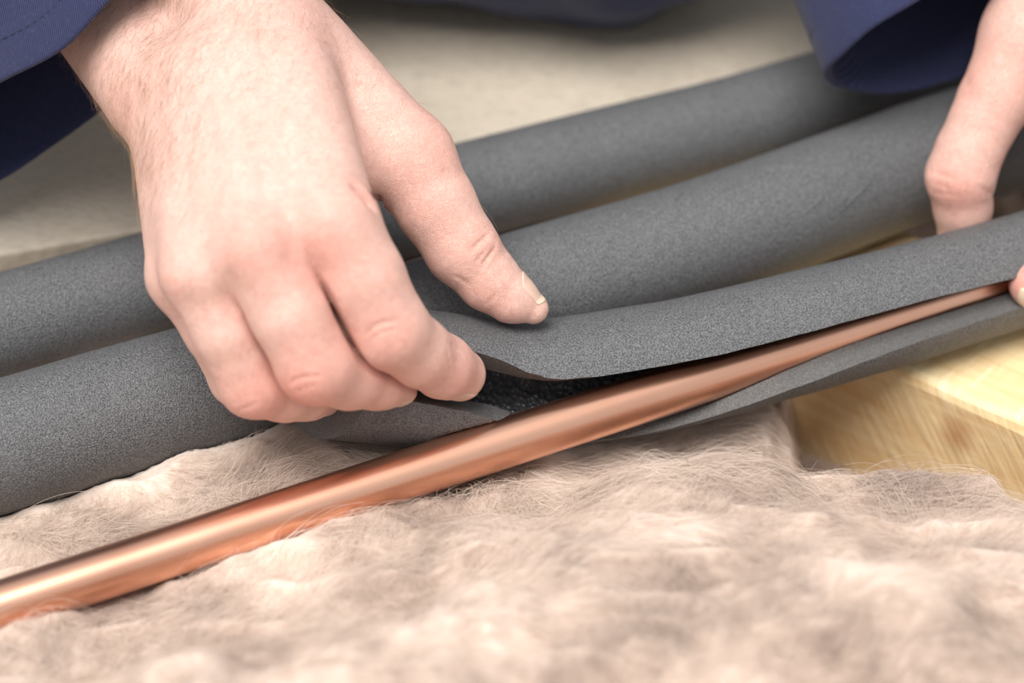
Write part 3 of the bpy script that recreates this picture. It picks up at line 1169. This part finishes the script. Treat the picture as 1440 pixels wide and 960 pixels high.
L.finger([(1441, 48, 90.4, 1.32), (1402, 135, 90.3, 1.18), (1362, 215, 90.3, 1.05), (1351, 248, 90.4, 1.10), (1354, 290, 90.9, 0.92), (1356, 330, 91.4, 0.80), (1358, 352, 91.8, 0.6)], 0.5)
kn = L.surf(1322, 252)
L.fingers[4][2].append((kn + FW * 0.5 + RT * 0.1, kn + FW * 0.6 + RT * 0.1 - UP * 0.2, 0.42, 0.36))
L.groove((1308, 240), (1340, 250), 0.05, 0.07)
L.groove((1308, 256), (1340, 268), 0.035, 0.05)
L.groove((1312, 270), (1345, 275), 0.035, 0.06)
L.groove((1378, 262), (1398, 276), 0.05, 0.09)
L.groove((1352, 96), (1364, 130), 0.04, 0.3)
L.groove((1340, 150), (1356, 175), -0.06, 0.5)
for x, y, r, a in ((1335, 258, 1.0, 0.42), (1375, 125, 1.3, 0.28), (1430, 400, 1.2, 0.5), (1400, 60, 1.5, 0.12), (1345, 290, 0.8, 0.15)):
    L.spot(x, y, r, a)
hand_l = L.build('hand', person, 0.10)
tag(hand_l, 'hand with its thumb hooked behind the opened foam tube and forefinger on the pipe')
L.nail(hand_l, P(1520, 385, 88.7), P(1452, 400, 89.0), -UP * 0.8 - FW * 0.6, 50, 0.5, 1.38)
L.nail(hand_l, P(1610, 380, 88.8), P(1555, 375, 89.4), -UP * 0.8 - FW * 0.6, 50, 0.5, 1.4)


# --- sleeves: cloth tubes lofted back from their cuffs
def sleeve(rim_pts, end_c, end_r, seed, hem=1.25, label=None):
    n, m = 46, 110
    rim = catmull([P(*p) for p in rim_pts], m, True)
    c0 = rim.mean(0)
    ax = end_c - c0
    ln = np.linalg.norm(ax); ax = ax / ln
    a = np.linspace(0, 2 * math.pi, m, endpoint=False)
    # round end section, started at the rim's own phase
    r0 = rim[0] - c0; r0 = unit(r0 - ax * (r0 @ ax))
    r1 = np.cross(ax, r0)
    if ((rim[m // 4] - c0) @ r1) < 0:
        r1 = -r1
    endl = end_c + end_r * (np.cos(a)[:, None] * r0 + np.sin(a)[:, None] * r1)
    V = []
    for i in range(n):
        s = (i / (n - 1)) ** 1.25
        w = smoothstep(0.0, 1.0, s)
        p = rim + ax * ln * s
        q = endl + ax * ln * (s - 1)
        cc = c0 + ax * ln * s
        ring = p * (1 - w) + q * w
        out = ring - cc
        out /= np.linalg.norm(out, axis=1)[:, None]
        wr = 0.30 * fbm(np.cos(a) * 1.6 + seed, np.sin(a) * 1.6 + s * ln * 0.22, s * ln * 0.10 + 0 * a, octv=3) * smoothstep(0.0, 0.25, s)
        wr = wr + 0.05 * fbm(np.cos(a) * 4 + seed, np.sin(a) * 4, 0 * a + s * 9)
        # double cloth at the hem
        dist = s * ln
        wr = wr + 0.05 * (1 - smoothstep(hem - 0.1, hem + 0.1, dist))
        V.append(ring + out * wr[:, None])
    Vs = np.concatenate(V)
    F = []
    for i in range(n - 1):
        for k in range(m):
            x = i * m + k; y = i * m + (k + 1) % m
            F.append((x, y, y + m, x + m))
    o = mesh_obj('sleeve', Vs, np.array(F), M_TWILL, person)
    sol = o.modifiers.new('cloth', 'SOLIDIFY'); sol.thickness = 0.0022; sol.offset = 0
    sb = o.modifiers.new('smooth', 'SUBSURF'); sb.levels = 1; sb.render_levels = 1
    if label: tag(o, label)
    # stitched hem: short threads in a line
    ss = (np.array([i / (n - 1) for i in range(n)]) ** 1.25) * ln
    i0 = int(np.argmin(np.abs(ss - hem)))
    ring = V[i0]; cc = c0 + ax * ss[i0]
    big = catmull(ring, 520, True)
    TV, TF = [], []
    for k in range(0, 520, 4):
        pa_, pb_ = big[k], big[(k + 3) % 520]
        out = unit(pa_ - cc); tg = unit(pb_ - pa_); sd = np.cross(out, tg)
        b_ = len(TV)
        for p in (pa_, (pa_ + pb_) / 2, pb_):
            lift = 0.015 if p is pa_ or p is pb_ else 0.05
            TV += [p + sd * 0.035 + out * 0.10, p + out * (0.11 + lift), p - sd * 0.035 + out * 0.10]
        TF += [(b_, b_ + 1, b_ + 4, b_ + 3), (b_ + 1, b_ + 2, b_ + 5, b_ + 4), (b_ + 3, b_ + 4, b_ + 7, b_ + 6), (b_ + 4, b_ + 5, b_ + 8, b_ + 7)]
    s_ = mesh_obj('hem_stitching', TV, TF, M_THREAD, o)
    tag(s_, kind='stuff')
    return o


ELB_R = np.array([-26.0, 24.0, 21.0])
ELB_L = np.array([6.0, 34.0, 23.0])
sleeve([(165, -8, 83.2), (90, 70, 83.6), (0, 118, 84.6), (-70, 165, 86.2), (-95, 235, 88.6), (-60, 275, 90.2), (0, 254, 90.8), (75, 205, 91.0), (150, 150, 90.8), (230, 90, 90.0), (320, 10, 88.5), (380, -80, 86.8), (370, -140, 85.0), (270, -100, 83.5)],
       ELB_R, 6.0, 3.0, label='navy twill work sleeve over the wrist of the hand lifting the flap')
sleeve([(1295, 0, 89.4), (1232, 38, 89.8), (1186, 78, 90.6), (1166, 104, 91.6), (1186, 122, 92.8), (1250, 131, 93.8), (1335, 114, 94.4), (1430, 70, 94.6), (1540, 10, 94.8), (1650, -60, 94.6), (1725, -150, 93.2), (1715, -225, 90.8), (1620, -235, 88.4), (1490, -145, 87.6), (1385, -62, 88.4)],
       ELB_L, 6.2, 11.0, label='navy twill work sleeve hanging open over the foam tubes')


# --- the rest of the overalls, kneeling on the boards behind the tubes
def overalls():
    v = lambda *a: np.array(a, float)
    segs = [(v(-5.0, 23.8, 9.1), v(2.8, 23.6, 9.0), 7.3, 7.3, 3.0),           # knee on the floor
            (v(2, 24, 9.2), v(6, 52, 17), 7.6, 10.0, 3.0),
            (v(-33, 28, 9.2), v(-14, 55, 18), 7.4, 10.0, 3.0),
            (v(-33, 28, 9.0), v(-18, 64, 8.0), 6.6, 6.0, 2.0),
            (v(1, 25, 9.0), v(6, 66, 8.0), 6.6, 6.0, 2.0),
            (v(-12, 56, 20), v(4, 56, 20), 11.5, 11.5, 4.0),
            (v(-6, 55, 24), v(-6, 50, 50), 14.0, 14.0, 6.0),
            (v(-20, 49, 52), v(9, 49, 52), 8.0, 8.0, 6.0),
            (v(-24, 47, 52), ELB_R, 7.0, 5.9, 4.0),
            (v(13, 47, 52), ELB_L, 7.0, 6.0, 4.0)]

    def f(p):
        d = None
        for a, b, ra, rb, k in segs:
            s = seg_d(p, a, b, ra, rb)
            d = s if d is None else smin(d, s, k)
        w = vnoise(p[:, 0] * 0.22, p[:, 1] * 0.22, p[:, 2] * 0.35) * 0.55 + vnoise(p[:, 0] * 0.5, p[:, 1] * 0.5, p[:, 2] * 0.7) * 0.25
        d = d + w
        return np.maximum(d, FT + 0.02 - p[:, 2])
    lo = v(-44, 8, 0); hi = v(30, 76, 64)
    vv_, ff = mesh_sdf(f, lo, hi, 0.5)
    o = mesh_obj('overalls', vv_, ff, M_TWILL, person)
    tag(o, 'navy work trousers and jacket of the kneeling person')
    return o


overalls()
